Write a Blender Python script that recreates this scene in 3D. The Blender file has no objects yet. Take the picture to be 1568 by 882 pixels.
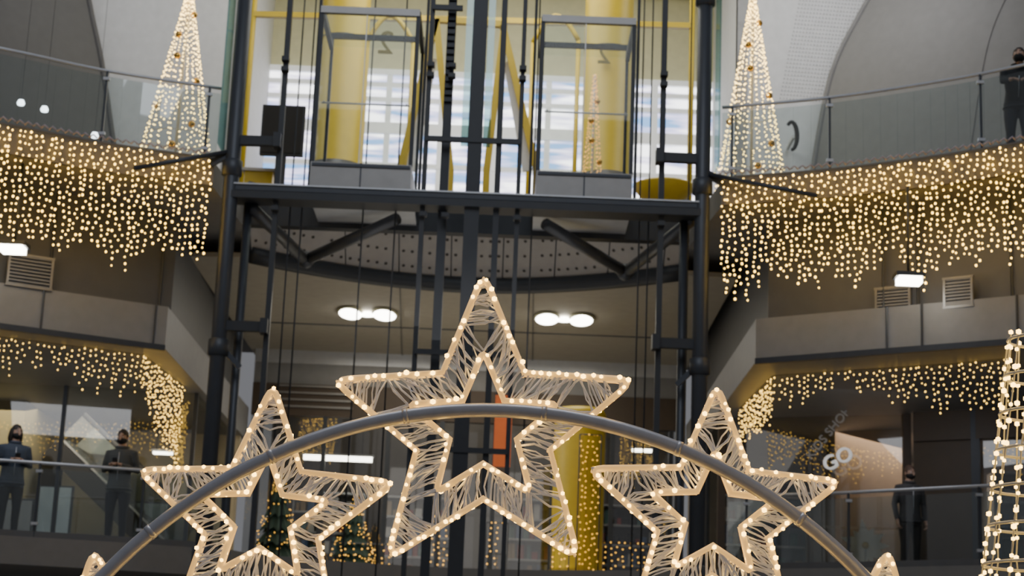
import bpy, math, random
from mathutils import Vector, Matrix
random.seed(7)
D=bpy.data
# ---------------------------------------------------------------- survey helpers (metres; Y = distance into the mall)
F=2800.0; PIT=math.radians(13.2); ROL=math.radians(2.3); CZ=1.6
def ray(u,v):
    a=(u-784)/F; b=(441-v)/F
    a2=a*math.cos(ROL)-b*math.sin(ROL); b2=a*math.sin(ROL)+b*math.cos(ROL)
    d=math.cos(PIT)-b2*math.sin(PIT)
    return a2/d,(math.sin(PIT)+b2*math.cos(PIT))/d
def W(u,v,Y):
    x,z=ray(u,v); return Vector((x*Y,Y,CZ+z*Y))
def XX(u,v,Y): return W(u,v,Y).x
def ZZ(u,v,Y): return W(u,v,Y).z
# ---------------------------------------------------------------- materials
MATS={}
def mat(name,col,rough=.5,metal=0,var=.12,scale=6,emis=0,ecol=None,spec=.5,bump=0):
    if name in MATS: return MATS[name]
    m=D.materials.new(name); m.use_nodes=True; nt=m.node_tree; b=nt.nodes['Principled BSDF']
    tc=nt.nodes.new('ShaderNodeTexCoord'); n=nt.nodes.new('ShaderNodeTexNoise'); n.inputs['Scale'].default_value=scale; n.inputs['Detail'].default_value=4
    nt.links.new(tc.outputs['Object'],n.inputs['Vector'])
    mx=nt.nodes.new('ShaderNodeMix'); mx.data_type='RGBA'
    nt.links.new(n.outputs['Fac'],mx.inputs[0])
    mx.inputs[6].default_value=tuple(c*(1-var) for c in col)+(1,)
    mx.inputs[7].default_value=tuple(min(1,c*(1+var)) for c in col)+(1,)
    nt.links.new(mx.outputs[2],b.inputs['Base Color'])
    b.inputs['Roughness'].default_value=rough; b.inputs['Metallic'].default_value=metal
    b.inputs['Specular IOR Level'].default_value=spec
    if emis:
        b.inputs['Emission Color'].default_value=tuple(ecol or col)+(1,); b.inputs['Emission Strength'].default_value=emis
    if bump:
        bp=nt.nodes.new('ShaderNodeBump'); bp.inputs['Strength'].default_value=bump
        nt.links.new(n.outputs['Fac'],bp.inputs['Height']); nt.links.new(bp.outputs[0],b.inputs['Normal'])
    MATS[name]=m; return m
def bulbmat(name,col,s,sample=False):
    m=mat(name,col,.4,emis=s,ecol=col,var=.02)
    if not sample: m.cycles.emission_sampling='NONE'
    return m
def glass(name,tint=(.9,.95,.93),refl=.15,rough=.02):
    if name in MATS: return MATS[name]
    m=D.materials.new(name); m.use_nodes=True; nt=m.node_tree; nt.nodes.clear()
    o=nt.nodes.new('ShaderNodeOutputMaterial'); t=nt.nodes.new('ShaderNodeBsdfTransparent'); g=nt.nodes.new('ShaderNodeBsdfGlossy')
    n=nt.nodes.new('ShaderNodeTexNoise'); n.inputs['Scale'].default_value=.6
    mr=nt.nodes.new('ShaderNodeMapRange'); mr.inputs[3].default_value=refl*.8; mr.inputs[4].default_value=refl*1.2
    mx=nt.nodes.new('ShaderNodeMixShader'); t.inputs[0].default_value=tint+(1,); g.inputs[0].default_value=(1,1,1,1); g.inputs['Roughness'].default_value=rough
    nt.links.new(n.outputs['Fac'],mr.inputs[0]); nt.links.new(mr.outputs[0],mx.inputs[0]); nt.links.new(t.outputs[0],mx.inputs[1]); nt.links.new(g.outputs[0],mx.inputs[2]); nt.links.new(mx.outputs[0],o.inputs[0])
    MATS[name]=m; return m
STEEL=mat('dark_steel',(.05,.057,.07),.45,.35)
STEEL2=mat('black_steel',(.032,.036,.043),.5,.3)
GREYM=mat('brushed_steel',(.26,.255,.25),.4,.6)
LGREY=mat('light_grey_metal',(.5,.52,.56),.4,.5)
PANEL=mat('grey_panel',(.095,.097,.102),.55)
PANEL2=mat('grey_panel_light',(.22,.222,.23),.5)
YEL=mat('yellow_paint',(.50,.355,.006),.45)
CREAM=mat('cream_paint',(.62,.60,.40),.7)
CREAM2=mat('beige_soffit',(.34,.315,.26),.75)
WHITE=mat('white_plaster',(.6,.6,.6),.7)
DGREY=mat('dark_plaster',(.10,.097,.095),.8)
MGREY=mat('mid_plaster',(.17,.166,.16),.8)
BROWN=mat('brown_panel',(.07,.05,.035),.5)
DARK=mat('dark_void',(.012,.011,.01),.7)
GLS=glass('clear_glass',(.86,.9,.9),.06)
GLC=glass('cabin_glass',(.95,.97,.96),.015)
GLSH=glass('shop_glass',(.8,.8,.78),.09)
GLTE=glass('teal_glass',(.45,.62,.62),.12)
WARM=bulbmat('warm_bulb',(1,.60,.09),10)
WARMM=bulbmat('mid_warm_bulb',(1,.60,.10),5)
WARMD=bulbmat('dim_warm_bulb',(1,.52,.07),1.8)
WARM2=bulbmat('warm_white_bulb',(1,.68,.20),9)
STARB=bulbmat('star_bulb',(1,.60,.11),10,True)
LAMP=mat('lamp_white',(1,.97,.9),.4,emis=14,ecol=(1,.96,.85))
LAMPC=mat('lamp_cool',(.9,.95,1),.4,emis=6,ecol=(.9,.95,1))
# ---------------------------------------------------------------- mesh builder
class B:
    def __init__(s): s.v=[];s.f=[];s.m=[];s.mats=[];s.sm=[]
    def mi(s,m):
        if m not in s.mats: s.mats.append(m)
        return s.mats.index(m)
    def add(s,vs,fs,m,sm=False):
        o=len(s.v); s.v+= [tuple(p) for p in vs]; k=s.mi(m)
        for f in fs: s.f.append([o+i for i in f]); s.m.append(k); s.sm.append(sm)
    def box(s,c,d,m,R=None):
        c=Vector(c); h=Vector(d)/2
        vs=[]
        for x in(-1,1):
            for y in(-1,1):
                for z in(-1,1):
                    p=Vector((x*h.x,y*h.y,z*h.z)); 
                    if R: p=R@p
                    vs.append(c+p)
        s.add(vs,[(0,1,3,2),(4,6,7,5),(0,4,5,1),(2,3,7,6),(0,2,6,4),(1,5,7,3)],m)
    def bb(s,x0,x1,y0,y1,z0,z1,m): s.box(((x0+x1)/2,(y0+y1)/2,(z0+z1)/2),(abs(x1-x0),abs(y1-y0),abs(z1-z0)),m)
    def beam(s,a,b,w,h,m):
        a=Vector(a);b=Vector(b);d=b-a
        q=d.to_track_quat('X','Z').to_matrix()
        s.box((a+b)/2,(d.length,w,h),m,q)
    def tube(s,pts,r,m,n=8,closed=False,cap=True):
        pts=[Vector(p) for p in pts]; N=len(pts); rs=r if isinstance(r,(list,tuple)) else [r]*N
        vs=[];ref=None
        for i,p in enumerate(pts):
            if closed: t=(pts[(i+1)%N]-pts[i-1])
            else: t=pts[min(i+1,N-1)]-pts[max(i-1,0)]
            t.normalize()
            if ref is None:
                ref=Vector((0,0,1)) if abs(t.z)<.9 else Vector((1,0,0))
                ref=(ref-t*ref.dot(t)).normalized()
            else:
                ref=(ref-t*ref.dot(t))
                ref=ref.normalized() if ref.length>1e-5 else t.orthogonal().normalized()
            q=t.cross(ref)
            for k in range(n):
                an=2*math.pi*k/n; vs.append(p+(ref*math.cos(an)+q*math.sin(an))*rs[i])
        fs=[]
        for i in range(N if closed else N-1):
            j=(i+1)%N
            for k in range(n): fs.append((i*n+k,i*n+(k+1)%n,j*n+(k+1)%n,j*n+k))
        if cap and not closed: fs+= [tuple(range(n))[::-1],tuple((N-1)*n+k for k in range(n))]
        s.add(vs,fs,m,True)
    def ico(s,c,r,m,sz=1):
        t=(1+5**.5)/2; l=(1+t*t)**.5
        P=[(-1,t,0),(1,t,0),(-1,-t,0),(1,-t,0),(0,-1,t),(0,1,t),(0,-1,-t),(0,1,-t),(t,0,-1),(t,0,1),(-t,0,-1),(-t,0,1)]
        Fc=[(0,11,5),(0,5,1),(0,1,7),(0,7,10),(0,10,11),(1,5,9),(5,11,4),(11,10,2),(10,7,6),(7,1,8),(3,9,4),(3,4,2),(3,2,6),(3,6,8),(3,8,9),(4,9,5),(2,4,11),(6,2,10),(8,6,7),(9,8,1)]
        s.add([(c[0]+p[0]*r/l,c[1]+p[1]*r/l,c[2]+p[2]*r/l*sz) for p in P],Fc,m,True)
    def sphere(s,c,r,m,nu=16,nv=10,fn=None):
        vs=[];fs=[]
        for j in range(nv+1):
            th=math.pi*j/nv
            for i in range(nu):
                ph=2*math.pi*i/nu; p=Vector((math.sin(th)*math.cos(ph),math.sin(th)*math.sin(ph),math.cos(th)))
                if fn: p=fn(p)
                rr=r if isinstance(r,(tuple,list)) else (r,r,r)
                vs.append((c[0]+p.x*rr[0],c[1]+p.y*rr[1],c[2]+p.z*rr[2]))
        for j in range(nv):
            for i in range(nu): fs.append((j*nu+i,(j+1)*nu+i,(j+1)*nu+(i+1)%nu,j*nu+(i+1)%nu))
        s.add(vs,fs,m,True)
    def prism(s,xy,z0,z1,m):
        n=len(xy); vs=[(p[0],p[1],z0) for p in xy]+[(p[0],p[1],z1) for p in xy]
        fs=[tuple(range(n))[::-1],tuple(range(n,2*n))]+[(i,(i+1)%n,n+(i+1)%n,n+i) for i in range(n)]
        s.add(vs,fs,m)
    def wall(s,path,z0,z1,m,t=.04):
        for a,b in zip(path[:-1],path[1:]):
            d=Vector((b[0]-a[0],b[1]-a[1],0)); nrm=Vector((-d.y,d.x,0)).normalized()*t/2
            s.prism([(a[0]+nrm.x,a[1]+nrm.y),(b[0]+nrm.x,b[1]+nrm.y),(b[0]-nrm.x,b[1]-nrm.y),(a[0]-nrm.x,a[1]-nrm.y)],z0,z1,m)
    def strip(s,A,Bp,m,sm=True):
        n=len(A); s.add(list(A)+list(Bp),[(i,i+1,n+i+1,n+i) for i in range(n-1)],m,sm)
    def lathe(s,c,prof,m,n=24):
        vs=[];fs=[]
        for r,z in prof:
            for k in range(n):
                a=2*math.pi*k/n; vs.append((c[0]+r*math.cos(a),c[1]+r*math.sin(a),c[2]+z))
        for j in range(len(prof)-1):
            for k in range(n): fs.append((j*n+k,j*n+(k+1)%n,(j+1)*n+(k+1)%n,(j+1)*n+k))
        s.add(vs,fs,m,True)
    def disc(s,c,r,nrm,m,n=12):
        nrm=Vector(nrm).normalized(); a=nrm.orthogonal().normalized(); b=nrm.cross(a)
        s.add([Vector(c)+(a*math.cos(2*math.pi*k/n)+b*math.sin(2*math.pi*k/n))*r for k in range(n)],[tuple(range(n))],m)
    def merge(s,me,m,M=None,fn=None):
        o=len(s.v)
        for v in me.vertices: s.v.append(tuple((M@v.co) if M else v.co))
        for p in me.polygons:
            s.f.append([o+i for i in p.vertices]); s.sm.append(True)
            s.m.append(s.mi(fn(p.center) if fn else m))
    def obj(s,name,parent=None):
        me=D.meshes.new(name); me.from_pydata(s.v,[],s.f)
        for m in s.mats: me.materials.append(m)
        me.polygons.foreach_set('material_index',s.m); me.polygons.foreach_set('use_smooth',s.sm); me.update()
        o=D.objects.new(name,me); bpy.context.scene.collection.objects.link(o)
        if parent: o.parent=parent
        return o
def lerp(a,b,t): return a+(b-a)*t
def resample(path,step,z=0):
    P=[Vector((p[0],p[1],z)) for p in path]; out=[];d=0;acc=0
    for a,b in zip(P[:-1],P[1:]):
        L=(b-a).length
        while acc<=L: out.append(a.lerp(b,acc/L)); acc+=step
        acc-=L
    return out
def smoothpath(path,n=6):
    P=[Vector(p) for p in path]; P=[P[0]*2-P[1]]+P+[P[-1]*2-P[-2]]; out=[]
    for i in range(1,len(P)-2):
        for k in range(n):
            t=k/n; p0,p1,p2,p3=P[i-1:i+3]
            out.append(.5*((2*p1)+(p2-p0)*t+(2*p0-5*p1+4*p2-p3)*t*t+(3*p1-p0-3*p2+p3)*t**3))
    out.append(P[-2]); return out
# ================================================================ ROOM SHELL
L2=8.85; L1=3.85
Lp=[(p.x,p.y) for p in smoothpath([(-11,20.6),(-8.9,21.8),(-6.87,22.8),(-5.65,23.5),(-4.15,24.05)])]
Rp=[(p.x,p.y) for p in smoothpath([(2.82,24.0),(4.19,23.42),(5.4,22.68),(6.39,21.9),(8.5,19.9),(10,18.3)])]
def arc(x0,x1,yc,ys,n=24):  # concave edge behind lifts
    out=[]
    for i in range(n+1):
        t=i/n*2-1; out.append((lerp(x0,x1,i/n),ys+(yc-ys)*math.cos(t*math.pi/2)**.9 if abs(t)<1 else ys))
    return out
cen=arc(-3.95,2.55,28.2,26.8)
b=B(); b.prism(Lp+cen+Rp+[(14,18.3),(14,36),(-14,36),(-14,20.6)],8.5,L2,MGREY); b.obj('floor_upper_gallery')
b=B(); b.prism([(-14,25.4),(-11,25.8),(-7.4,26.3),(-5.4,26.8),(-4.0,27.3)]+arc(-3.8,2.4,29.0,27.8)+[(3.3,27.2),(4.87,26.2),(6.6,24.8),(9,22.8),(14,20),(14,40),(-14,40)],3.45,L1,MGREY)
b.bb(-13.9,13.9,28.2,28.3,3.2,3.4,PANEL); b.obj('floor_lower_gallery')
b=B(); b.bb(-16,16,-6,42,-.2,0,mat('floor_tiles',(.32,.3,.28),.25)); b.obj('floor')
# beige ceiling of the lower gallery behind the lifts
b=B(); b.prism(cen+[(3.4,26.9),(3.4,36),(-4.9,36),(-4.9,26.9)],8.2,8.27,CREAM2)
for u0 in(612,817): 
    p=W(u0,440,28.3); q=W(u0,548,34); b.beam((p.x,28.4,8.19),(q.x,35,8.19),.015,.02,PANEL)
b.beam((-4.8,31.5,8.19),(3.3,31.5,8.19),.03,.02,PANEL)
b.obj('ceiling_lower_gallery')
# perforated fascia + ring beams
b=B()
top=[Vector((x,y-.75,9.0)) for x,y in cen]; bot=[Vector((x,y,8.24)) for x,y in cen]
FAS=mat('perforated_panel',(.36,.34,.32),.5,.1)
b.strip(top,bot,FAS)
for i in range(0,24):
    for t in(.25,.5,.75):
        for k in (.25,.75):
            p=top[i].lerp(top[i+1],k).lerp(bot[i].lerp(bot[i+1],k),t)
            n=(bot[i]-top[i]).cross(top[i+1]-top[i]).normalized()
            if n.y>0:n=-n
            if (i%4)!=3 or k<.5: b.disc(p+n*.006,.026,n,mat('perforation',(.06,.055,.05),.8),8)
for i in range(2,24,3): b.tube([top[i]+Vector((0,-.01,0)),bot[i]+Vector((0,-.01,0))],.008,STEEL,4)
b.tube([p+Vector((0,-.05,-.02)) for p in bot],.13,STEEL2,10)
b.tube([p+Vector((0,-.05,.06)) for p in top],.10,STEEL2,10)
b.obj('trim_1')
# slab edge trim (scalloped) ------------------------------------------------
def edge_trim(path,name):
    b=B()
    b.wall(path,8.5,8.9,mat('edge_trim',(.10,.095,.1),.5),.06)
    pts=resample(path,.11,8.93)
    for p in pts: b.tube([p+Vector((-.05,-.05,0)),p+Vector((0,-.06,.045)),p+Vector((.05,-.05,0))],.012,mat('scallop_trim',(.36,.31,.37),.5),5)
    b.obj(name)
edge_trim(Lp,'trim_2'); edge_trim(Rp,'trim_3')
# glass balustrades -----------------------------------------------------------
def balustrade(path,z,h,name,posts,inset=.12):
    b=B(); P=[Vector((p[0],p[1]+inset,z+h)) for p in path]
    b.tube(P,.024,LGREY,8)
    b.wall([(p.x,p.y) for p in P],z+.04,z+h-.08,GLS,.015)
    b.wall([(p.x,p.y) for p in P],z,z+.09,PANEL,.05)
    for x in posts:
        for a,c in zip(P[:-1],P[1:]):
            if a.x<=x<=c.x:
                q=a.lerp(c,(x-a.x)/(c.x-a.x)); b.box((q.x,q.y,z+h/2),(.03,.05,h-.02),STEEL); b.box((q.x,q.y-.02,z+h-.12),(.09,.05,.04),LGREY);b.box((q.x,q.y-.02,z+.2),(.09,.05,.04),LGREY)
    b.obj(name)
balustrade(Lp,L2,1.1,'glass_balustrade',[-8.6,-7.1,-5.62,-4.3])
balustrade(Rp,L2,1.1,'glass_balustrade',[2.95,4.2,5.95,7.5])
l1L=[(-11,25.8),(-7.4,26.3),(-5.4,26.8),(-4.1,27.25)]; l1R=[(3.35,27.15),(4.87,26.2),(6.6,24.8),(9,22.8)]
balustrade(l1L,L1,1.08,'glass_balustrade',[-8.5,-6.75,-5.3,-4.3],.08)
balustrade(l1R,L1,1.08,'glass_balustrade',[3.6,4.95,6.5],.08)
# shop-front bulkheads under the gallery ---------------------------------------
def bulk(path,side,name,joints):
    b=B()
    back=[(side,34.0),(path[0][0] if side<0 else path[-1][0],34.0)]
    outl=(path+back) if side<0 else (path+[(path[-1][0],34.0),(side,34.0)])
    inn=[(p[0],p[1]+.22) for p in path]
    outi=(inn+[(side-.2,33.9),(path[0][0],33.9)]) if side<0 else ([(side+.2,inn[0][1])]+inn[1:]+[(path[-1][0],33.9),(side+.2,33.9)])
    b.prism(outl,6.46,7.06,PANEL2); b.prism(outi,7.06,8.5,PANEL)
    b.wall([(p[0],p[1]-.02) for p in path],6.42,6.5,STEEL,.06)
    for x in joints:
        for a,c in zip(path[:-1],path[1:]):
            if a[0]<=x<=c[0]:
                t=(x-a[0])/(c[0]-a[0]); y=lerp(a[1],c[1],t); b.box((x,y-.01,6.76),(.02,.05,.6),STEEL); b.box((x,y+.2,7.75),(.02,.05,1.44),STEEL)
    b.obj(name)
lb=[(-11,22.3),(-6.9,24.2),(-4.85,25.3)]; rb=[(3.37,24.55),(6.28,22.65),(9.5,20.2)]
bulk(lb,-4.85,'wall_left',[-8.4,-6.4,-5.0]); bulk(rb,3.37,'wall_right',[4.95,5.35,6.4])
# air vents
def vent(u0,v0,u1,v1,Y,ang,name='air_vent'):
    b=B(); c=W((u0+u1)/2,(v0+v1)/2,Y); w=(u1-u0)/F*Y; h=(v1-v0)/F*Y*1.04; R=Matrix.Rotation(ang,3,'Z')
    def bx(x,z,dx,dz,m,dy=.05,yo=0): b.box(c+R@Vector((x,yo,z)),(dx,dy,dz),m,R)
    bx(0,0,w,h,STEEL,.02,.03)
    bx(0,h/2,w+.05,.03,GREYM);bx(0,-h/2,w+.05,.03,GREYM);bx(-w/2,0,.03,h,GREYM);bx(w/2,0,.03,h,GREYM)
    for i in range(9): bx(0,-h/2+h*(i+.5)/9,w,.022,PANEL2,.03)
    b.obj(name)
vent(12,392,80,440,24.35,math.radians(28)); vent(1340,440,1395,484,23.65,math.radians(-33)); vent(1445,425,1490,470,23.0,math.radians(-35))
# ---------------------------------------------------------------- shop glazing, lower gallery sides
SH=mat('shop_wall_warm',(.42,.36,.25),.8,var=.5,scale=.8)
gl=[(-11,28.4),(-4.98,29.0)]; gr=[(3.5,29.4),(6.25,28.3)]
b=B(); b.wall(gl,L1,6.46,GLSH,.02)
for t in(0,.33,.66,1): x=lerp(gl[0][0],gl[1][0],t);y=lerp(gl[0][1],gl[1][1],t); b.bb(x-.03,x+.03,y-.05,y+.03,L1,6.46,STEEL)
b.obj('window_1')
b=B(); b.wall([(-4.98,29.05),(-4.98,33.4)],L1,6.46,GLSH,.02); b.bb(-5.01,-4.95,31.1,31.16,L1,6.46,STEEL); b.obj('window_2')
b=B(); b.wall(gr,L1,6.46,GLSH,.02)
for t in(0,1): x=lerp(gr[0][0],gr[1][0],t);y=lerp(gr[0][1],gr[1][1],t); b.bb(x-.06,x+.06,y-.08,y+.05,L1,6.46,BROWN)
b.obj('window_3')
b=B(); b.wall([(3.5,29.5),(3.5,33.4)],L1,6.46,GLSH,.02); b.bb(3.47,3.53,31.3,31.36,L1,6.46,STEEL); b.obj('window_4')
b=B(); b.wall([(6.35,28.18),(7.15,27.7)],L1,6.46,BROWN,.1); b.wall([(6.35,28.12),(9.5,26.25)],6.0,6.46,BROWN,.14)
b.wall([(7.15,27.7),(9.5,26.4)],L1,6.0,GLSH,.02); b.wall([(7.1,27.65),(7.22,27.6)],L1,6.46,STEEL,.12); b.obj('window_5')
b=B(); b.bb(-13,-4.9,33.5,33.7,L1,6.46,SH); b.bb(-12,-8.1,30.5,33.4,L1,6.46,mat('olive_wall',(.34,.30,.17),.8)); b.obj('wall_back_shop')
b=B(); b.bb(3.4,13,33.5,33.7,L1,6.46,mat('shop_wall_grey',(.32,.29,.26),.8,var=.4,scale=.8)); b.prism([(5.5,30.3),(6.6,29.7),(6.7,32.4),(5.9,32.4)],L1,6.46,mat('peach_wall',(.5,.35,.25),.8)); b.obj('wall_back_shop')
# display cases, right shops
def shelf(x,y,z,w,h,name,cols):
    b=B(); b.bb(x,x+w,y+.35,y+.4,z,z+h,PANEL2); b.bb(x-.03,x,y,y+.4,z,z+h,LGREY); b.bb(x+w,x+w+.03,y,y+.4,z,z+h,LGREY)
    n=int(h/.4)
    for i in range(n+1):
        zz=z+i*h/n; b.bb(x,x+w,y,y+.4,zz-.02 if i else zz,zz+.02,LGREY)
        if i<n:
            xx=x+.03
            while xx<x+w-.12:
                ww=random.uniform(.06,.14); hh=random.uniform(.12,h/n-.08); b.bb(xx,xx+ww,y+.08,y+.3,zz+.02,zz+.02+hh,random.choice(cols)); xx+=ww+random.uniform(.01,.06)
    b.obj(name)
CC=[mat('box_white',(.6,.6,.6)),mat('box_red',(.3,.05,.04)),mat('box_blue',(.08,.14,.3)),mat('box_tan',(.4,.3,.18)),mat('box_black',(.03,.03,.03)),mat('box_teal',(.1,.2,.2))]
for x,y,h in((3.9,32.6,2.2),(7.9,29.3,1.9)): shelf(x,y,L1,1.5,h,'display_shelf',CC)
# lit poster boards in the left shop
for u0,u1,v0,v1,Y,c in((62,100,745,850,30.0,(.5,.6,.75)),(205,250,770,860,32.6,(.6,.6,.55)),(5,40,765,862,29.8,(.35,.36,.4))):
    b=B(); a=W(u0,v0,Y); q=W(u1,v1,Y); m=mat('poster_%d'%u0,c,.5,var=.5,scale=3,emis=.15); z0=max(q.z,L1+.12)
    b.bb(a.x,q.x,Y,Y+.05,z0,a.z,m); b.bb(a.x-.03,q.x+.03,Y+.01,Y+.08,z0-.03,a.z+.03,STEEL); b.bb(a.x,a.x+.05,Y+.02,Y+.07,L1,z0,STEEL); b.bb(q.x-.05,q.x,Y+.02,Y+.07,L1,z0,STEEL); b.bb(a.x-.05,q.x+.05,Y-.12,Y+.2,L1,L1+.03,STEEL); b.obj('poster_stand')
# escalator inside the left shop
b=B(); A=W(95,650,31.3); C=W(262,865,31.3); A.z=5.75; C.z=3.95
d=(C-A).normalized(); up=Vector((-d.z,0,d.x)); up=up if up.z>0 else -up
for yo in(-.55,.55):
    o=Vector((0,yo,0)); b.beam(A+o,C+o,.1,.32,DARK); b.tube([A+o+up*.75,C+o+up*.75],.04,STEEL2,8); b.beam(A+o+up*.45,C+o+up*.45,.012,.5,GLS); b.beam(A+o+up*.2,C+o+up*.2,.08,.03,LGREY)
for i in range(14):
    p=A.lerp(C,(i+.5)/14); b.box(p+up*.12,(.26,1.0,.16),PANEL2)
b.beam(A+Vector((-.1,0,-.05)),(A.x-.1,A.y,L1),.3,.3,DARK)
b.obj('escalator')
# ---------------------------------------------------------------- central store front of lower gallery (y=34)
b=B()
Y=34
b.bb(-4.8,3.3,Y,Y+.15,7.95,8.2,LGREY); b.bb(-4.8,3.3,Y+.02,Y+.15,7.55,7.95,PANEL2); b.bb(-4.8,3.3,Y-.02,Y+.15,6.95,7.55,BROWN)
for x in(-4.6,-3.4,-2.2,-1.2,-.2,.9,2.0,3.1): b.bb(x-.04,x+.04,Y-.02,Y+.1,L1,6.95,STEEL)
b.bb(-4.8,3.3,Y,Y+.1,L1,L1+.15,STEEL)
b.bb(-4.8,3.3,Y+.04,Y+.06,L1+.15,6.95,GLSH)
for i in range(4): b.bb(-4.3,-2.9,Y-.06,Y-.03,7.1+i*.13,7.14+i*.13,GREYM)
b.obj('window_6')
b=B(); b.bb(-4.9,3.4,38,38.2,L1,8.2,mat('store_wall',(.15,.14,.13),.8,var=.6,scale=.9)); b.obj('wall_back_store')
for x,y in((-4.2,36.8),(-2.4,37),(.1,36.6),(1.9,37)): shelf(x,y,L1,1.4,2.0,'display_shelf',CC)
b=B(); p=W(770,660,33.6)
b.bb(p.x-.16,p.x+.16,33.6,33.63,ZZ(770,715,33.6),ZZ(770,605,33.6),mat('orange_fabric',(.55,.12,.03),.7)); b.tube([(p.x-.19,33.6,ZZ(770,603,33.6)),(p.x+.19,33.6,ZZ(770,603,33.6))],.015,STEEL,6)
b.tube([(p.x-.12,33.6,ZZ(770,603,33.6)),(p.x-.12,33.9,7.3)],.006,STEEL,4);b.tube([(p.x+.12,33.6,ZZ(770,603,33.6)),(p.x+.12,33.9,7.3)],.006,STEEL,4); b.obj('hanging_banner')
# linear lights
def linlight(u0,u1,v,Y,name='linear_ceiling_light',ztop=None,th=.07):
    a=W(u0,v,Y); c=W(u1,v,Y); z=(a.z+c.z)/2; b=B()
    b.bb(a.x,c.x,Y-.06,Y+.06,z-th/2,z+th/2,LAMP); b.bb(a.x-.03,c.x+.03,Y-.08,Y+.08,z+th/2,z+th/2+.04,LGREY)
    if ztop:
        for x in(lerp(a.x,c.x,.15),lerp(a.x,c.x,.85)): b.tube([(x,Y,z+.05),(x,Y,ztop)],.006,STEEL,4)
    b.obj(name)
linlight(465,570,702,35,ztop=8.2,th=.09); linlight(190,218,614,31,ztop=6.46,th=.05); linlight(1187,1216,646,31,ztop=6.46,th=.05); linlight(235,264,694,32.5,ztop=6.46,th=.04)
linlight(968,998,690,36,ztop=8.2,th=.05)
# flood lights under gallery
for u,v,Yf in((20,382,23.3),(1392,430,22.7)):
    b=B(); c=W(u,v,Yf); b.box(c,(.3,.22,.09),LAMP); b.box(c+Vector((0,.03,.07)),(.36,.28,.06),STEEL); b.tube([c+Vector((0,.03,.08)),(c.x,c.y+.03,8.5)],.02,STEEL,6); b.obj('flood_light')
# oval twin ceiling lamps
for u,v in((563,477),(864,485)):
    x,z=ray(u,v); Yl=(8.2-CZ)/z; cx=x*Yl; b=B()
    for sx in(-.29,.29):
        b.sphere((cx+sx,Yl,8.15),(.20,.42,.06),LAMP,20,8); b.sphere((cx+sx,Yl,8.17),(.23,.45,.055),CREAM,20,8)
    b.sphere((cx,Yl,8.15),(.16,.10,.045),LAMP,16,8)
    b.obj('oval_ceiling_lamp')
# ================================================================ LIFT TOWER
LY=24.0
def colx(u,v=200,Y=LY): return XX(u,v,Y)
tower=D.objects.new('lift_frame',None); bpy.context.scene.collection.objects.link(tower)
b=B()
xl=colx(360,200); xr=colx(1077,200); xc=colx(728,200)
for x in(xl,xr):
    b.tube([(x,LY,0),(x,LY,15)],.105,STEEL,16)
    for z in(8.75,6.25,3.5,11.5): b.lathe((x,LY,z),[(.105,-.12),(.14,-.1),(.14,.1),(.105,.12)],STEEL,16)
    s=1 if x<0 else -1
    for z in(9.15,6.55): b.beam((x,LY,z),(x+s*.62,LY-.02,z),.1,.13,STEEL2); b.box((x+s*.6,LY-.05,z),(.1,.2,.2),STEEL2)
    b.beam((x,LY,6.3),(x+s*.3,LY+.05,6.0),.05,.07,STEEL)
    b.tube([(x+s*.22,LY+.25,0),(x+s*.22,LY+.25,8.4)],.06,STEEL,10)
b.box((xc,LY+.1,7.5),(.14,.22,15),STEEL2); b.box((xc,LY-.02,7.5),(.20,.04,15),STEEL2)
b.obj('columns',tower)
b=B() # guide rails
for u,w in((430,.07),(653,.065),(765,.08),(797,.06),(1015,.075)):
    x=colx(u,200); b.box((x,LY+.05,7.5),(w,.1,15),STEEL2)
b.box((colx(683),LY+.2,7.5),(.12,.12,15),STEEL2)
for u in(448,466,985,999,1060,560,610,820): 
    b.tube([(colx(u,200),LY+.35,2),(colx(u,200),LY+.35,15)],.012,STEEL2,5)
for u in(430,1015,688,655,797):  # roller guides
    x=colx(u,200)
    for z in(10.2,10.35,8.2): b.box((x,LY-.02,z),(.10,.12,.06),STEEL2)
for z in(9.28,6.3,5.0):
    b.beam((colx(653),LY-.03,z),(colx(797),LY-.03,z),.06,.07,STEEL2)
b.beam((colx(653),LY-.03,11.2),(colx(700),LY-.03,11.2),.06,.07,STEEL2)
for i in range(20): b.box((colx(683),LY+.12,9.9+i*.1),(.1,.06,.06),STEEL2)
b.obj('guide_rails',tower)
b=B() # platform beam between the columns
zb=8.47
b.beam((xl,LY,zb),(xr,LY,zb),.14,.07,STEEL); b.beam((xl,LY-.01,zb+.05),(xr,LY-.01,zb+.05),.16,.02,LGREY)
b.beam((xl,LY+.1,zb-.1),(xr,LY+.1,zb-.1),.4,.1,STEEL2)
b.beam((xl,LY+1.8,zb+.1),(xr,LY+1.8,zb+.1),.2,.3,STEEL2)
TS=mat('tube_steel',(.08,.085,.095),.4,.5)
for (ua,va,ya),(ub,vb,yb) in (((385,318,24.2),(468,398,26.3)),((468,398,26.3),(608,335,24.9)),((835,343,24.9),(958,417,26.3)),((958,417,26.3),(1062,335,24.2))):
    b.tube([W(ua,va,ya),W(ub,vb,yb)],.085,TS,12)
for u,v in((468,398),(958,417)): b.sphere(W(u,v,26.3),.13,STEEL,12,8)
b.obj('platform',tower)
b=B() # tie arms to galleries
b.tube([(xl,LY,9.0),W(205,258,23.4)],.035,STEEL,8); b.tube([(xr,LY,8.95),W(1252,300,23.2)],.035,STEEL,8)
for x,s in((xl,-1),(xr,1)): 
    b.beam((x+s*.05,LY-.02,8.95),(x+s*.3,LY-.02,8.8),.05,.1,STEEL)
    b.bb(x+s*.22-.012,x+s*.22+.012,LY,LY+.5,9.1,15,GLTE)
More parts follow.
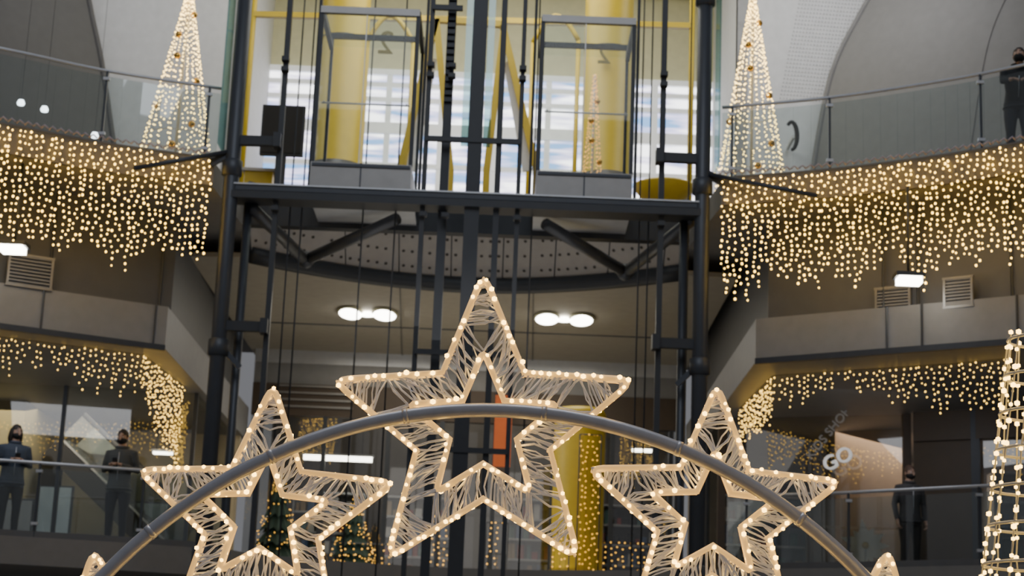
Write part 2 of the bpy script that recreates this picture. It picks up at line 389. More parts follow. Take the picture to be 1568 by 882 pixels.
b.bb(colx(712)-.06,colx(712)+.06,LY+.3,LY+.32,9.3,15,GLTE); b.bb(colx(745)-.05,colx(745)+.05,LY+.3,LY+.32,9.3,15,GLTE)
b.obj('tie_arms',tower)
def cabin(u0,u1):
    x0=colx(u0,150);x1=colx(u1,150); y0,y1=24.14,25.7; zt=11.12; zf=8.93
    b=B()
    b.bb(x0-.02,x1+.02,y0-.03,y1,8.56,zf,GREYM); b.bb(x0-.04,x1+.04,y0-.04,y1,8.50,8.56,LGREY); b.bb(x0,x1,y0-.05,y0-.03,zf-.06,zf-.02,STEEL); b.bb(lerp(x0,x1,.5)-.01,lerp(x0,x1,.5)+.01,y0-.036,y0-.03,8.56,zf,STEEL)
    b.bb(x0-.02,x1+.02,y0-.02,y0+.06,zt,zt+.10,GREYM); b.bb(x0-.02,x1+.02,y1-.08,y1,zt+.2,zt+.27,STEEL2)
    for x in(x0,x1): b.bb(x-.03,x+.03,y0+.06,y1-.08,zt,zt+.10,STEEL2)
    for x in(x0,x1):
        b.bb(x-.028,x+.028,y0,y0+.06,zf,zt,STEEL2); b.bb(x-.022,x+.022,y1-.06,y1,zf,zt+.2,STEEL2)
    xm=lerp(x0,x1,.47); b.bb(xm-.006,xm+.006,y0,y0+.03,zf,zt,LGREY)
    b.bb(x0,x1,y0+.01,y0+.025,zf,zt,GLC); b.bb(x0-.005,x0+.005,y0+.06,y1-.06,zf,zt,GLC); b.bb(x1-.005,x1+.005,y0+.06,y1-.06,zf,zt,GLC)
    b.bb(x0+.03,x1-.03,y0+.07,y1-.09,zt+.05,zt+.06,GLC)
    b.tube([(x0+.06,y0+.1,zf+.9),(x1-.06,y0+.1,zf+.9)],.014,LGREY,8)
    for x in(x0+.1,x1-.1): b.tube([(x,y0+.1,zf+.9),(x,y0+.03,zf+.9)],.01,LGREY,6)
    for x in(x0-.1,x1+.1): b.bb(x-.02,x+.02,y0+.6,y0+.7,8.6,zt+.8,STEEL2)
    b.bb(x0-.12,x1+.12,y0+.6,y0+.72,zt+.7,zt+.85,STEEL2)
    for k in(-.06,0,.06): b.tube([((x0+x1)/2+k,y0+.66,zt+.8),((x0+x1)/2+k,y0+.66,15.2)],.008,STEEL2,5)
    b.bb(x0,x1,y1-.05,y1,zf,zf+.12,STEEL2)
    b.obj('lift_cabin',tower)
cabin(483,633); cabin(828,970)
# ================================================================ UPPER GALLERY BEHIND THE LIFTS
for x,y,nm in((XX(523,130,29.2),29.2,'yellow_column'),(XX(930,140,29.2),29.2,'yellow_column')):
    b=B(); b.lathe((x,y,0),[(.5,L2),(.5,L2+.15),(.41,L2+.2),(.41,16.4)],YEL,32); b.lathe((x,y,0),[(.42,12.6),(.42,12.62)],STEEL,32)
    b.lathe((x,y,0),[(.43,L2+1.5),(.43,L2+1.56)],GREYM,32)
    b.obj(nm)
def bracket(u0,s,Y=30.5):
    b=B(); pts=[W(u0+s*t*70,62-38*math.sin(t*math.pi)+(0 if t<.5 else 6*(t-.5)),Y) for t in[i/12 for i in range(13)]]
    b.tube(pts,.045,YEL,8); b.tube([pts[0],(pts[0].x,Y,L2)],.04,YEL,8); b.tube([pts[-1],(pts[-1].x,Y,L2)],.035,YEL,8); b.obj('yellow_frame')
bracket(563,1); bracket(886,-1)
b=B() # A frame
for (ua,va),(ub,vb) in(((668,30),(612,262)),((668,30),(690,262)),((772,40),(745,262)),((770,40),(822,262))):
    b.beam(W(ua,va,28.6),W(ub,vb,28.6),.1,.11,YEL); 
for (ua,va),(ub,vb) in(((662,90),(628,262)),((778,95),(808,262))): b.beam(W(ua,va,28.75),W(ub,vb,28.75),.04,.16,WHITE)
for u in (612,690,745,822):
    p=W(u,262,28.6); b.beam(p,(p.x,28.6,L2),.1,.11,YEL)
b.beam(W(668,30,28.6),W(770,38,28.6),.1,.1,YEL); b.obj('yellow_a_frame')
b=B(); y=31.3
b.beam(W(388,22,y),W(1060,40,y),.10,.10,YEL)
for u in(388,1060): p=W(u,30,y); b.tube([(p.x,y,L2),(p.x,y,16)],.05,YEL,8)
b.obj('yellow_portal')
b=B(); p=W(1018,240,27.8)
b.lathe((p.x,27.8,L2),[(.05,0),(.25,.02),(.25,.06),(.08,.1),(.08,.6),(.3,.75),(.5,1.0),(.48,1.03),(.3,.85),(.0,.7)],YEL,28); b.obj('yellow_planter')
b=B(); p=W(400,245,28.3); b.bb(p.x-.25,p.x+.2,28.3,28.8,L2,10.0,YEL); b.bb(p.x-.29,p.x+.24,28.26,28.84,10.0,10.05,GREYM); b.obj('yellow_counter')
b=B(); a=W(405,162,27.6); c=W(460,235,27.6); b.bb(a.x,c.x,27.6,27.7,c.z,a.z,DARK); b.bb(a.x-.03,c.x+.03,27.62,27.72,c.z-.03,a.z+.03,STEEL2); b.bb((a.x+c.x)/2-.08,(a.x+c.x)/2+.08,27.63,27.7,L2,c.z,STEEL2); b.bb((a.x+c.x)/2-.3,(a.x+c.x)/2+.3,27.5,27.85,L2,L2+.04,STEEL2); b.obj('display_screen')
# back window wall y=36
Yb=36
WIN=D.materials.new('daylight_window'); WIN.use_nodes=True; nt=WIN.node_tree; bs=nt.nodes['Principled BSDF']
tc=nt.nodes.new('ShaderNodeTexCoord'); mp=nt.nodes.new('ShaderNodeMapping'); mp.inputs['Scale'].default_value=(.5,.5,3.6)
n=nt.nodes.new('ShaderNodeTexNoise'); n.inputs['Scale'].default_value=1.3; cr=nt.nodes.new('ShaderNodeValToRGB')
cr.color_ramp.elements[0].position=.38; cr.color_ramp.elements[0].color=(.10,.22,.42,1); cr.color_ramp.elements[1].position=.58; cr.color_ramp.elements[1].color=(1,1,1,1); e=cr.color_ramp.elements.new(.47); e.color=(.45,.42,.6,1)
nt.links.new(tc.outputs['Object'],mp.inputs[0]); nt.links.new(mp.outputs[0],n.inputs[0]); nt.links.new(n.outputs['Fac'],cr.inputs[0]); nt.links.new(cr.outputs[0],bs.inputs['Emission Color']); bs.inputs['Emission Strength'].default_value=4; bs.inputs['Base Color'].default_value=(.1,.1,.1,1)
b=B(); zt=ZZ(720,118,Yb); zm=ZZ(720,200,Yb)
b.bb(-6,5,Yb,Yb+.05,11.5,zt,WIN)
WBR=mat('white_frame',(.85,.87,.9),.5,emis=.25)
for z,h in ((zt,.06),(zt-.28,.05),(zt-.6,.05),(zm-.05,.12),(12.5,.05)): b.bb(-6,5,Yb-.12,Yb-.02,z-h,z+h,WBR)
x=-6
while x<=5: b.bb(x-.06,x+.06,Yb-.1,Yb,11.5,zt,WBR); x+=1.1
b.obj('window_7')
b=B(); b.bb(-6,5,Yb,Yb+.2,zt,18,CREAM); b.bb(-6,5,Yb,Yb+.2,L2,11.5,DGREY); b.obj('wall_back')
b=B(); b.bb(-14,14,29.9,Yb+.2,16.4,16.6,CREAM)
for y in(31,33,35): b.bb(-5,3.9,y,y+.08,16.3,16.4,YEL)
b.obj('ceiling')
def text(s,loc,size,m,rot,name,ext=.01,align='CENTER',sc=None):
    c=D.curves.new(name,'FONT'); c.body=s; c.size=size; c.extrude=ext; c.align_x=align; o=D.objects.new(name,c); o.location=loc; o.rotation_euler=rot; c.materials.append(m); bpy.context.scene.collection.objects.link(o)
    if sc: o.scale=sc
    return o
OLV=mat('olive_paint',(.16,.13,.01),.6)
text('2',W(590,82,27.6),.55,OLV,(math.pi/2,0,math.pi),'floor_number_sign',.015)
text('2',W(925,97,28.7),.5,OLV,(math.pi/2,0,math.pi),'floor_number_sign',.015)
# side walls of the upper gallery
b=B(); b.bb(-14,-5.2,32,32.2,L2,16.4,WHITE); b.bb(-5.4,-5.2,32,36,L2,16.4,WHITE); b.obj('wall_upper_left')
b=B(); b.bb(4.0,14,32,32.2,L2,16.4,WHITE); b.bb(4.0,4.2,32,36,L2,16.4,WHITE)
for i in range(26):
    for j in range(30):
        p=W(1195+i*5+j*1.2,150-j*6+i*.4,31.98)
        if p.x<8.2 and p.z>10.3: b.disc((p.x,31.985,p.z),.012,(0,-1,0),PANEL2,6)
b.obj('wall_upper_right')
def bulge(curve,side,m,name,Y0=31.4,Y1=27.5):
    P=smoothpath([W(u,v,Y0) for u,v in curve],6); rows=[]; n=14; b=B()
    for k in range(n+1):
        t=k/n; rows.append([Vector((p.x+side*6.5*t,lerp(Y0,Y1,math.sin(t*math.pi/2)),p.z)) for p in P])
    vs=[p for r in rows for p in r]; L=len(P)
    b.add(vs,[(k*L+i,k*L+i+1,(k+1)*L+i+1,(k+1)*L+i) for k in range(n) for i in range(L-1)],m,True)
    b.tube(P,.05,m,8)
    for k in(5,9): b.tube([p+Vector((0,-.01,0)) for p in rows[k]],.009,MGREY,5)
    b.obj(name)
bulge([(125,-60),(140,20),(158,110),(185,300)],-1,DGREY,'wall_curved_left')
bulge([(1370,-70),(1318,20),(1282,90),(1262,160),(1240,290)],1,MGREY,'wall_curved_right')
b=B(); c=W(1212,208,31.2)
pts=[c+Vector((.10*math.cos(a),0,.26*math.sin(a))) for a in[math.radians(130-14*k) for k in range(17)]]
b.tube(pts,[.03+.012*math.sin(k/16*math.pi) for k in range(17)],DARK,6); b.bb(c.x+.02,c.x+.07,c.y+.03,31.95,c.z-.03,c.z+.03,WHITE); b.obj('shop_sign')
for u,v in((32,158),(68,168),(145,208)):
    p=W(u,v,26.5); b=B(); b.lathe((p.x,p.y,p.z),[(.0,-.03),(.05,-.03),(.06,0),(.04,.05),(.0,.06)],LAMPC,12); b.tube([(p.x,p.y,p.z+.05),(p.x,p.y,16.4)],.003,STEEL,4); b.obj('pendant_spotlight')
text('GO',W(1287,712,28.3),.33,mat('sign_white',(.8,.8,.8),.5,emis=.5),(math.pi/2,math.radians(-25),math.radians(-32)),'shop_sign',.03)
text('KIDS SHOP',W(1272,668,28.3),.2,mat('sign_dim',(.35,.35,.35),.5,emis=.08),(math.pi/2,math.radians(-48),math.radians(-32)),'shop_sign',.02)
b=B(); c=W(1325,835,29.1)
for k in range(11):
    a=k*math.pi*2/11; d=Vector((math.cos(a),random.uniform(-.1,.1),math.sin(a)))*random.uniform(.3,.45); sd=Vector((-d.z,0,d.x)).normalized()*.08
    b.add([c,c+d*.5+sd,c+d,c+d*.5-sd],[(0,1,2,3)],mat('white_petal',(.85,.85,.8),.5))
b.sphere(c,.06,YEL,10,6); b.tube([c,(c.x,c.y,L1+.1)],.02,WHITE,6); b.lathe((c.x,c.y,L1),[(0,0),(.16,0),(.2,.3),(.18,.3),(0,.25)],WHITE,16); b.obj('white_flower_decoration')
# ================================================================ FAIRY LIGHTS
GW=mat('green_wire',(.05,.05,.03),.5)
def icicles(path,name,zt=8.84,L0=1.46,amp=.2,step=.086,bm=WARM,y0=-.09,rr=(.010,.017),jit=.13,Lf=None):
    b=B(); P=resample(path,step,zt)
    for i,p in enumerate(P):
        L=(Lf(i/len(P)) if Lf else L0+amp*math.sin(i*.55)*math.sin(i*.13+1))+random.uniform(-jit,jit); yo=y0-random.uniform(0,.05)
        z=zt-random.uniform(0,.06); x=p.x; y=p.y+yo; pts=[(x,y,zt+.02)]
        while z>zt-L:
            xx=x+random.uniform(-.028,.028); yy=y+random.uniform(-.02,.02)
            b.ico((xx,yy,z),random.uniform(*rr),bm,1.2); pts.append((xx*.3+x*.7,yy,z)); z-=random.uniform(.058,.1)
        b.tube(pts,.003,GW,3,cap=False)
    b.tube([p+Vector((0,y0,.02)) for p in P],.006,GW,4)
    b.obj(name)
icicles(Lp,'icicle_lights'); icicles(Rp,'icicle_lights')
icicles([(-9.5,23.9),(-6.9,25.0),(-5.25,25.85),(-5.1,28.4)],'reflection_fairy_lights',6.44,.4,.1,.085,WARMM,0,(.009,.013),.2,lambda t:.42+.15*math.sin(t*25) if t<.66 else .5+(t-.66)*2.2)  # strands added in place of icicle reflections on the shop glass
icicles([(6.6,23.6),(6.0,24.1),(3.75,25.5),(3.65,28.4)],'reflection_fairy_lights',6.44,.4,.1,.085,WARMM,0,(.009,.013),.15,lambda t:.6 if t<.2 else (.3+.1*math.sin(t*30) if t<.55 else .55))  # right-hand strands, likewise added for the reflected icicles
def light_tree(base,apex,r,name,bm,n=16,rb=.013,step=.07,gold=True,rt=.02,tw=.35,rings=(0,.2,.4,.6,.8,.97)):
    b=B(); WR=mat('white_wire',(.6,.6,.58),.5); base=Vector(base); apex=Vector(apex); H=(apex-base).length
    for k in range(n):
        a=2*math.pi*k/n; z=0; pts=[]
        while z<H:
            t=z/H; rr=lerp(r,rt,t); aa=a+tw*t+random.uniform(-.08,.08)*(1-t)
            p=base.lerp(apex,t)+Vector((rr*math.cos(aa),rr*math.sin(aa),0)); pts.append(p); b.ico(p,rb*random.uniform(.8,1.2),bm); z+=step*random.uniform(.8,1.2)*(1+.3*(k%2)*t)
        b.tube(pts,.004,WR,3,cap=False)
    for t in rings:
        rr=lerp(r,rt,t); c=base.lerp(apex,t); b.tube([c+Vector((rr*math.cos(a),rr*math.sin(a),0)) for a in[2*math.pi*k/20 for k in range(20)]],.006,WR,5,closed=True)
    b.tube([base,apex],.02,WR,6)
    if gold:
        for k in range(7):
            t=.12+.12*k; a=k*2.4-1.5; rr=lerp(r,rt,t)*.95; c=base.lerp(apex,t)+Vector((rr*math.cos(a),-abs(rr*math.sin(a)),0)); b.sphere(c,.05,mat('gold_bauble',(.7,.42,.1),.25,.8),10,8)
    b.obj(name)
a=W(292,-22,24.9); light_tree((a.x-.02,24.9,L2),(a.x,24.9,a.z),.56,'light_cone_tree',WARM2,19,.012,.075)
a=W(1153,-14,24.9); light_tree((a.x,24.9,L2),(a.x,24.9,a.z),.53,'light_cone_tree',WARM2,19,.012,.075)
a=W(912,108,27.6); light_tree((a.x,27.8,L2),(a.x,27.8,a.z),.24,'light_cone_tree',bulbmat('amber_bulb',(1,.5,.12),1.6),10,.012,.07)
# foreground tree at right edge
light_tree((2.0,6.6,0),(1.975,6.6,3.06),.55,'light_cone_tree',STARB,16,.010,.055,False,.13,.9,[i*.045 for i in range(23)])
def xmas(x,y,z,h,r,name='christmas_tree',blue=False):
    b=B(); G=mat('fir_green',(.015,.04,.03),.8,bump=.5)
    b.tube([(x,y,z),(x,y,z+h*.25)],.05,BROWN,8); n=6
    for i in range(n):
        t=i/n; zz=z+h*(.12+.8*t); rr=r*(1-t)*1.0+.04; vs=[];m=22
        for k in range(m):
            an=2*math.pi*k/m; q=rr*(1 if k%2 else .72); vs.append((x+q*math.cos(an),y+q*math.sin(an),zz-(.08 if k%2 else 0)))
        vs.append((x,y,zz+h*.24)); b.add(vs,[(k,(k+1)%m,m) for k in range(m)]+[tuple(range(m))[::-1]],G)
    for k in range(120):
        t=random.random()**1.3; an=random.uniform(0,6.28); rr=r*(1-t)*.95+.03; b.ico((x+rr*math.cos(an),y+rr*math.sin(an),z+h*(.14+.82*t)),.012,WARMD)
    b.lathe((x,y,z),[(0,0),(.18,0),(.22,.22),(.0,.22)],BROWN,16); b.obj(name)
for u,Y,h,bl in((425,31.0,1.8,True),(543,31.5,1.4,False)): xmas(XX(u,800,Y),Y,L1,h,.42,blue=bl)
def curtain(u0,u1,v0,v1,Y,name,n):
    b=B(); a=W(u0,v0,Y); c=W(u1,v1,Y); c.z=max(c.z,L1+.05)
    for i in range(n):
        x=lerp(a.x,c.x,(i+.5)/n); z=a.z
        b.tube([(x,Y,a.z),(x,Y,c.z)],.003,GW,3)
        while z>c.z: b.ico((x+random.uniform(-.03,.03),Y+random.uniform(-.03,.03),z),.015,WARMD); z-=random.uniform(.07,.13)
    b.tube([(a.x,Y,a.z),(c.x,Y,a.z)],.01,STEEL,5); 
    for x in (a.x,c.x): b.tube([(x,Y,a.z),(x,Y,L1)],.012,STEEL,5)
    b.obj(name)
curtain(888,915,665,882,29.8,'light_curtain',4); curtain(650,695,790,882,31,'light_curtain',5); curtain(745,775,800,882,31,'light_curtain',3); curtain(845,870,815,882,29.8,'light_curtain',3); curtain(505,600,830,882,30.4,'light_curtain',9); curtain(920,1000,830,882,30.4,'light_curtain',8)
p=W(885,770,30.4); b=B(); b.lathe((p.x,30.4,0),[(.48,L1),(.48,L1+.1),(.43,L1+.15),(.43,6.6),(.38,6.68),(0,6.7)],YEL,28); b.obj('yellow_column')
# ================================================================ STAR ARCH
GAL=mat('galvanised_tube',(.46,.47,.52),.38,.5,scale=20)
STR=mat('white_net_strand',(.70,.72,.80),.4,emis=.04,ecol=(.9,.9,1)); FRM=mat('star_rope_tube',(.85,.72,.5),.4,emis=.75,ecol=(1,.52,.12))  # net strands get slight emission standing in for bulb light
P1,P2,P3=W(170,870,7.8),W(740,628,7.8),W(1310,870,7.8)
def circ(a,b_,c):
    ax,ay,bx,by,cx,cy=a.x,a.z,b_.x,b_.z,c.x,c.z; d=2*(ax*(by-cy)+bx*(cy-ay)+cx*(ay-by))
    ux=((ax*ax+ay*ay)*(by-cy)+(bx*bx+by*by)*(cy-ay)+(cx*cx+cy*cy)*(ay-by))/d; uz=((ax*ax+ay*ay)*(cx-bx)+(bx*bx+by*by)*(ax-cx)+(cx*cx+cy*cy)*(bx-ax))/d
    return ux,uz,math.hypot(ax-ux,ay-uz)
ux,uz,R=circ(P1,P2,P3)
arch=D.objects.new('star_light_arch',None); bpy.context.scene.collection.objects.link(arch)
b=B(); th0=-math.asin(min(1,(uz-.03)/R)); N=96
pts=[Vector((ux+R*math.cos(lerp(th0,math.pi-th0,i/N)),7.8,uz+R*math.sin(lerp(th0,math.pi-th0,i/N)))) for i in range(N+1)]
b.tube(pts,.031,GAL,16)
for i in range(4,N,7):
    t=(pts[i+1]-pts[i]).normalized(); b.tube([pts[i]-t*.012,pts[i]+t*.012],.0335,GAL,16)
for p in(pts[0],pts[-1]): b.box((p.x,p.y,.015),(.3,.3,.03),STEEL); b.tube([(p.x,p.y+.02,.03),(p.x,p.y+.35,.02)],.02,GAL,8)
b.obj('arch_tube',arch)
def star(cu,cv,Rp_,rot,Y=7.87):
    c=W(cu,cv,Y); Rr=Rp_/F*Y*1.015; b=B(); ratio=.44
    def vtx(k,sc=1,y=0):
        an=math.pi/2+rot+k*math.pi/5; r=Rr*sc*(1 if k%2==0 else ratio); return c+Vector((r*math.cos(an),y,r*math.sin(an)))
    def outline(sc,y,rnd=.07):
        out=[]
        for k in range(10):
            v=vtx(k,sc,y); p=vtx(k-1,sc,y); n=vtx(k+1,sc,y)
            if k%2==0:
                d=rnd*Rr
                A=v+(p-v).normalized()*d*1.2; Bq=v+(n-v).normalized()*d*1.2
                for t in(0,.25,.5,.75,1): out.append(A.lerp(v,t).lerp(v.lerp(Bq,t),t))
            else: out.append(v)
        return out
    for y in(0,.07):
        for sc in(1,.5): b.tube(outline(sc,y,.09 if sc==1 else .05),.014 if y==0 else .009,FRM,8,closed=True)
    for k in range(10):
        for sc in(1,.5): b.tube([vtx(k,sc*.97,0),vtx(k,sc*.97,.07)],.006,FRM,5)
    def E(k,j,t,sc=1): return vtx(k,sc).lerp(vtx(k+j,sc),t)
    def strand(p,q):
        y0,y1=random.choice(((0,.07),(.07,0),(0,0),(0,.03)))
        p=p+Vector((0,y0,0)); q=q+Vector((0,y1,0)); m=(p+q)/2+Vector((random.uniform(-.018,.018),random.uniform(-.01,.01),random.uniform(-.022,.022)))
        b.tube([p,p.lerp(m,.5)+Vector((0,0,random.uniform(-.006,.006))),m,q],random.uniform(.003,.006),STR,5,cap=False)
    for k in range(0,10,2):
        t=.08
        while t<.5:
            strand(E(k,-1,t),E(k,1,t+random.uniform(-.05,.05))); 
            if random.random()<.5: strand(E(k,-1,t),E(k,1,min(.55,t+random.uniform(.06,.12))))
            t+=random.uniform(.026,.045)
        for j in(-1,1):
            t=.46
            while t<1:
                t2=max(0,min(1,(t-.5)*2+random.uniform(-.1,.1))); strand(E(k,j,t),E(k,j,t2,.5)); t+=random.uniform(.026,.05)
            for q in range(4): strand(E(k,j,random.uniform(.5,.7)),E(k,j,random.uniform(.4,.9),.5))
    for sc,rnd,st in((1,.09,.036),(.5,.05,.036)):
        o=outline(sc,0,rnd); o.append(o[0]); acc=0
        for a_,b_ in zip(o[:-1],o[1:]):
            L=(b_-a_).length
            while acc<L:
                p=a_.lerp(b_,acc/L); out=(p-c); out.y=0; out.normalize()
                b.ico(p+out*random.uniform(-.004,.014)+Vector((0,random.choice((-.014,-.01,.03)),0)),random.uniform(.009,.0135),STARB); acc+=st*random.uniform(.85,1.15)
            acc-=L
    v=Vector((c.x-ux,0,c.z-uz)); v.normalize(); pa=Vector((ux,7.8,uz))+v*R
    for sgn in(-.12,.12):
        tdir=Vector((-v.z,0,v.x)); pp=pa+tdir*sgn; b.tube([pp,pp+Vector((0,.07,0))],.008,GAL,6)
    b.obj('star',arch)
star(740,656,243,ROL); star(402,793,204,-.01); star(1093,790,201,-.012)
star(152,1050,200,.13); star(1341,1048,200,-.10)
# ================================================================ PEOPLE
def remeshed(bb,vox=.016):
    me=D.meshes.new('tmp'); me.from_pydata(bb.v,[],bb.f); o=D.objects.new('tmp',me); bpy.context.scene.collection.objects.link(o)
    r=o.modifiers.new('r','REMESH'); r.mode='VOXEL'; r.voxel_size=vox; s=o.modifiers.new('s','SMOOTH'); s.iterations=4; s.factor=.5
    dg=bpy.context.evaluated_depsgraph_get(); dg.update(); out=D.meshes.new_from_object(o.evaluated_get(dg)); D.objects.remove(o); return out
def person(loc,face,name,jacket,trousers,hair,skin=(.45,.28,.2),h=1.74,mask=True,arms='front',lean=0,longhair=False,phone=True,headturn=0,hood=False):
    k=h/1.74; J=mat('jacket_'+name+str(jacket),jacket,.8,bump=.3); T=mat('trousers_'+str(trousers),trousers,.85); SK=mat('skin_'+str(skin),skin,.55,var=.05); HR=mat('hair_'+str(hair),hair,.7,bump=.6); SHO=mat('shoe_black',(.02,.02,.02),.4); BM=mat('face_mask_black',(.01,.01,.012),.8); EYE=mat('eye_white',(.7,.7,.7),.3); IR=mat('eye_dark',(.02,.015,.01),.2)
    lr=math.radians(lean)
    def up(p):
        p=Vector(p)
        if p.z>.95:
            y,z=p.y,p.z-.95; p=Vector((p.x,y*math.cos(lr)-z*math.sin(lr),.95+y*math.sin(lr)+z*math.cos(lr)))
        return p
    def ell(bld,secs):
        vs=[];n=16
        for cx,cy,cz,rx,ry in secs:
            for i in range(n):
                a=2*math.pi*i/n; vs.append(up((cx+rx*math.cos(a),cy+ry*math.sin(a),cz)))
        fs=[(j*n+i,j*n+(i+1)%n,(j+1)*n+(i+1)%n,(j+1)*n+i) for j in range(len(secs)-1) for i in range(n)]+[tuple(range(n))[::-1],tuple((len(secs)-1)*n+i for i in range(n))]
        bld.add(vs,fs,T)
    q=B()
    ell(q,[(0,0,.80,.155,.11),(0,0,.88,.185,.13),(0,0,.98,.18,.125),(0,0,1.1,.17,.12),(0,-.005,1.25,.195,.13),(0,0,1.36,.205,.125),(0,.005,1.43,.17,.105),(0,.01,1.475,.095,.08),(0,.005,1.53,.06,.062),(0,-.005,1.60,.055,.06)])
    for s in(-1,1):
        q.tube([(s*.09,0,.92),(s*.1,-.01,.7),(s*.105,-.02,.5),(s*.105,.0,.3),(s*.11,.015,.1),(s*.11,.02,.06)],[.105,.092,.068,.06,.052,.05],T,12)
        q.tube([(s*.11,.05,.045),(s*.115,-.04,.05),(s*.12,-.13,.04),(s*.122,-.19,.032)],[.042,.05,.046,.03],T,10)
        sh=up((s*.19,.0,1.40))
        if arms=='front': el=up((s*.26,.02,1.13)); wr=up((s*.07,-.24,1.19))
        elif arms=='rail': wr=Vector((s*.12,-.44 ,1.12)); el=sh.lerp(wr,.52)+Vector((s*.06,.04,-.06))
        else: el=up((s*.26,.02,1.12)); wr=up((s*.25,-.06,.86))
        q.tube([sh+Vector((-s*.05,0,.0)),sh,sh.lerp(el,.5),el,el.lerp(wr,.5),wr],[.06,.068,.058,.05,.045,.036],T,12)
        if s==-1: wl=wr;ell_=el
        else: wR=wr;elR=el
    me=remeshed(q)
    b=B()
    hem=.80
    def fn(c):
        if c.z<.085: return SHO
        if c.z<hem and abs(c.x)<.22: return T
        if up((0,0,1.50)).z<c.z and (Vector((c.x,c.y,c.z))-up((0,0,1.56))).length<.1: return SK
        return J
    b.merge(me,None,None,fn)
    nc=up((0,.005,1.49)); b.tube([nc+Vector((.085*math.cos(a),.078*math.sin(a),.012*math.sin(a))) for a in[2*math.pi*i/16 for i in range(16)]],.024,J,8,closed=True)
    b.tube([up((0,-.118,.95)),up((0,-.133,1.1)),up((0,-.14,1.25)),up((0,-.128,1.4))],.006,LGREY,5)
    b.tube([(.192*math.cos(a),.138*math.sin(a),.85) for a in[2*math.pi*i/20 for i in range(20)]],.016,J,6,closed=True)
    for s,wr,el in((-1,wl,ell_),(1,wR,elR)):
        d=(wr-el).normalized(); side=d.cross(Vector((0,0,1))); side=side.normalized() if side.length>.1 else Vector((s,0,0)); nn=side.cross(d).normalized()
        if arms=='down': side=Vector((0,1,0)); nn=Vector((s,0,0))
        pc=wr+d*.05
        b.sphere(wr+d*.0,(.03,.03,.03),SK,10,8)
        M=Matrix((side,nn,d)).transposed()
        vs=B(); vs.sphere((0,0,0),(.042,.018,.05),SK,12,8); o=len(b.v)
        b.v+=[tuple(pc+M@Vector(v)) for v in vs.v]; ki=b.mi(SK)
        for f in vs.f: b.f.append([o+i for i in f]); b.m.append(ki); b.sm.append(True)
        for i,(off,L) in enumerate(((-.03,.062),(-.01,.075),(.011,.07),(.031,.054))):
            r0=pc+side*off+d*.038; c1=r0+d*L*.45-nn*.006; c2=c1+(d*.6-nn*.8)*L*.33; c3=c2+(d*.1-nn*1)*L*.28
            b.tube([r0,c1,c2,c3],[.0095,.009,.008,.006],SK,7)
        ts=-s; r0=pc+side*(.034*ts)-d*.015; b.tube([r0,r0+side*ts*.022+d*.02-nn*.01,r0+side*ts*.02+d*.045-nn*.025],[.012,.0105,.008],SK,7)
    if phone and arms=='front':
        c=(wl+wR)/2+Vector((0,-.06,.03)); b.box(c,(.075,.012,.15),STEEL2,Matrix.Rotation(.5,3,'X')); b.box(c+Vector((0,.009,.0)),(.066,.004,.135),mat('phone_screen',(.1,.4,.4),.2,emis=.6),Matrix.Rotation(.5,3,'X'))
    hc=up((0,-.01,1.635)); HR3=Matrix.Rotation(headturn,3,'Z')@Matrix.Rotation(-lr*.4+.12,3,'X')
    def hv(p): return hc+HR3@Vector(p)
    hb=B()
    def face_fn(p):
        x,y,z=p
        if z<0: x*=1-.28*(-z)**1.5; y*=1-.12*(-z)
        if y<0 and z<.2: y*=1.0+.04*(1-abs(x))
        if y>0: y*=1.08
        return Vector((x,y,z))
    hb.sphere((0,0,0),(.076,.092,.118),SK,24,18,face_fn)
    hb.sphere((0,-.104,-.012),(.013,.02,.024),SK,10,8); hb.sphere((0,-.112,-.026),(.017,.014,.011),SK,10,8)
    hb.tube([(-.024,-.088,-.058),(0,-.097,-.056),(.024,-.088,-.058)],.007,mat('lips',(.4,.16,.13),.5),6); hb.tube([(-.02,-.087,-.068),(0,-.094,-.069),(.02,-.087,-.068)],.007,MATS['lips'],6)
    for s in(-1,1):
        hb.sphere((s*.03,-.082,.012),(.014,.01,.009),EYE,10,8); hb.sphere((s*.03,-.0905,.012),(.006,.004,.006),IR,8,6)
        hb.tube([(s*.014,-.094,.03),(s*.03,-.095,.036),(s*.05,-.082,.031)],.0045,HR,5)
        hb.sphere((s*.078,.008,-.008),(.009,.02,.031),SK,10,8); hb.tube([(s*.084,.0,.015),(s*.088,.014,.01),(s*.085,.012,-.02)],.004,SK,5)
    if mask:
        hb.sphere((0,-.012,-.045),(.078,.106,.062),BM,20,12,lambda p: Vector((p.x*(1-.2*max(0,-p.z)),p.y if p.y<.1 else .1,p.z)))
        for s in(-1,1): hb.tube([(s*.066,-.045,-.03),(s*.08,.005,-.005),(s*.083,.02,.012)],.003,BM,4)
    def hairf(p):
        x,y,z=p; w=1+.05*math.sin(x*19)*math.sin(y*17+z*13)
        return Vector((x*w,y*w,z*w))
    ha=B(); ha.sphere((0,.012,.022),(.085,.096,.112),HR,24,18,hairf)
    keep=[f for f in ha.f if (lambda c:(c.z>.05 or (c.y>.0+ (-.03 if c.z>.0 else .02) and c.z>(-.05))))(sum((Vector(ha.v[i]) for i in f),Vector())/len(f))]
    o=len(hb.v); hb.v+=ha.v; ki=hb.mi(HR)
    for f in keep: hb.f.append([o+i for i in f]); hb.m.append(ki); hb.sm.append(True)
    if longhair:
        for i in range(26):
            a=math.pi*(-.12+1.24*i/25); x=.08*math.cos(a); y=.015+.085*math.sin(a)
            hb.tube([(x*.9,y*.9,.06),(x*1.1,y*1.05,-.02),(x*1.18,y*1.08,-.1),(x*1.1,y*1.05,-.16)],[.02,.022,.02,.01],HR,6)
    o=len(b.v); b.v+=[tuple(hv(v)) for v in hb.v]
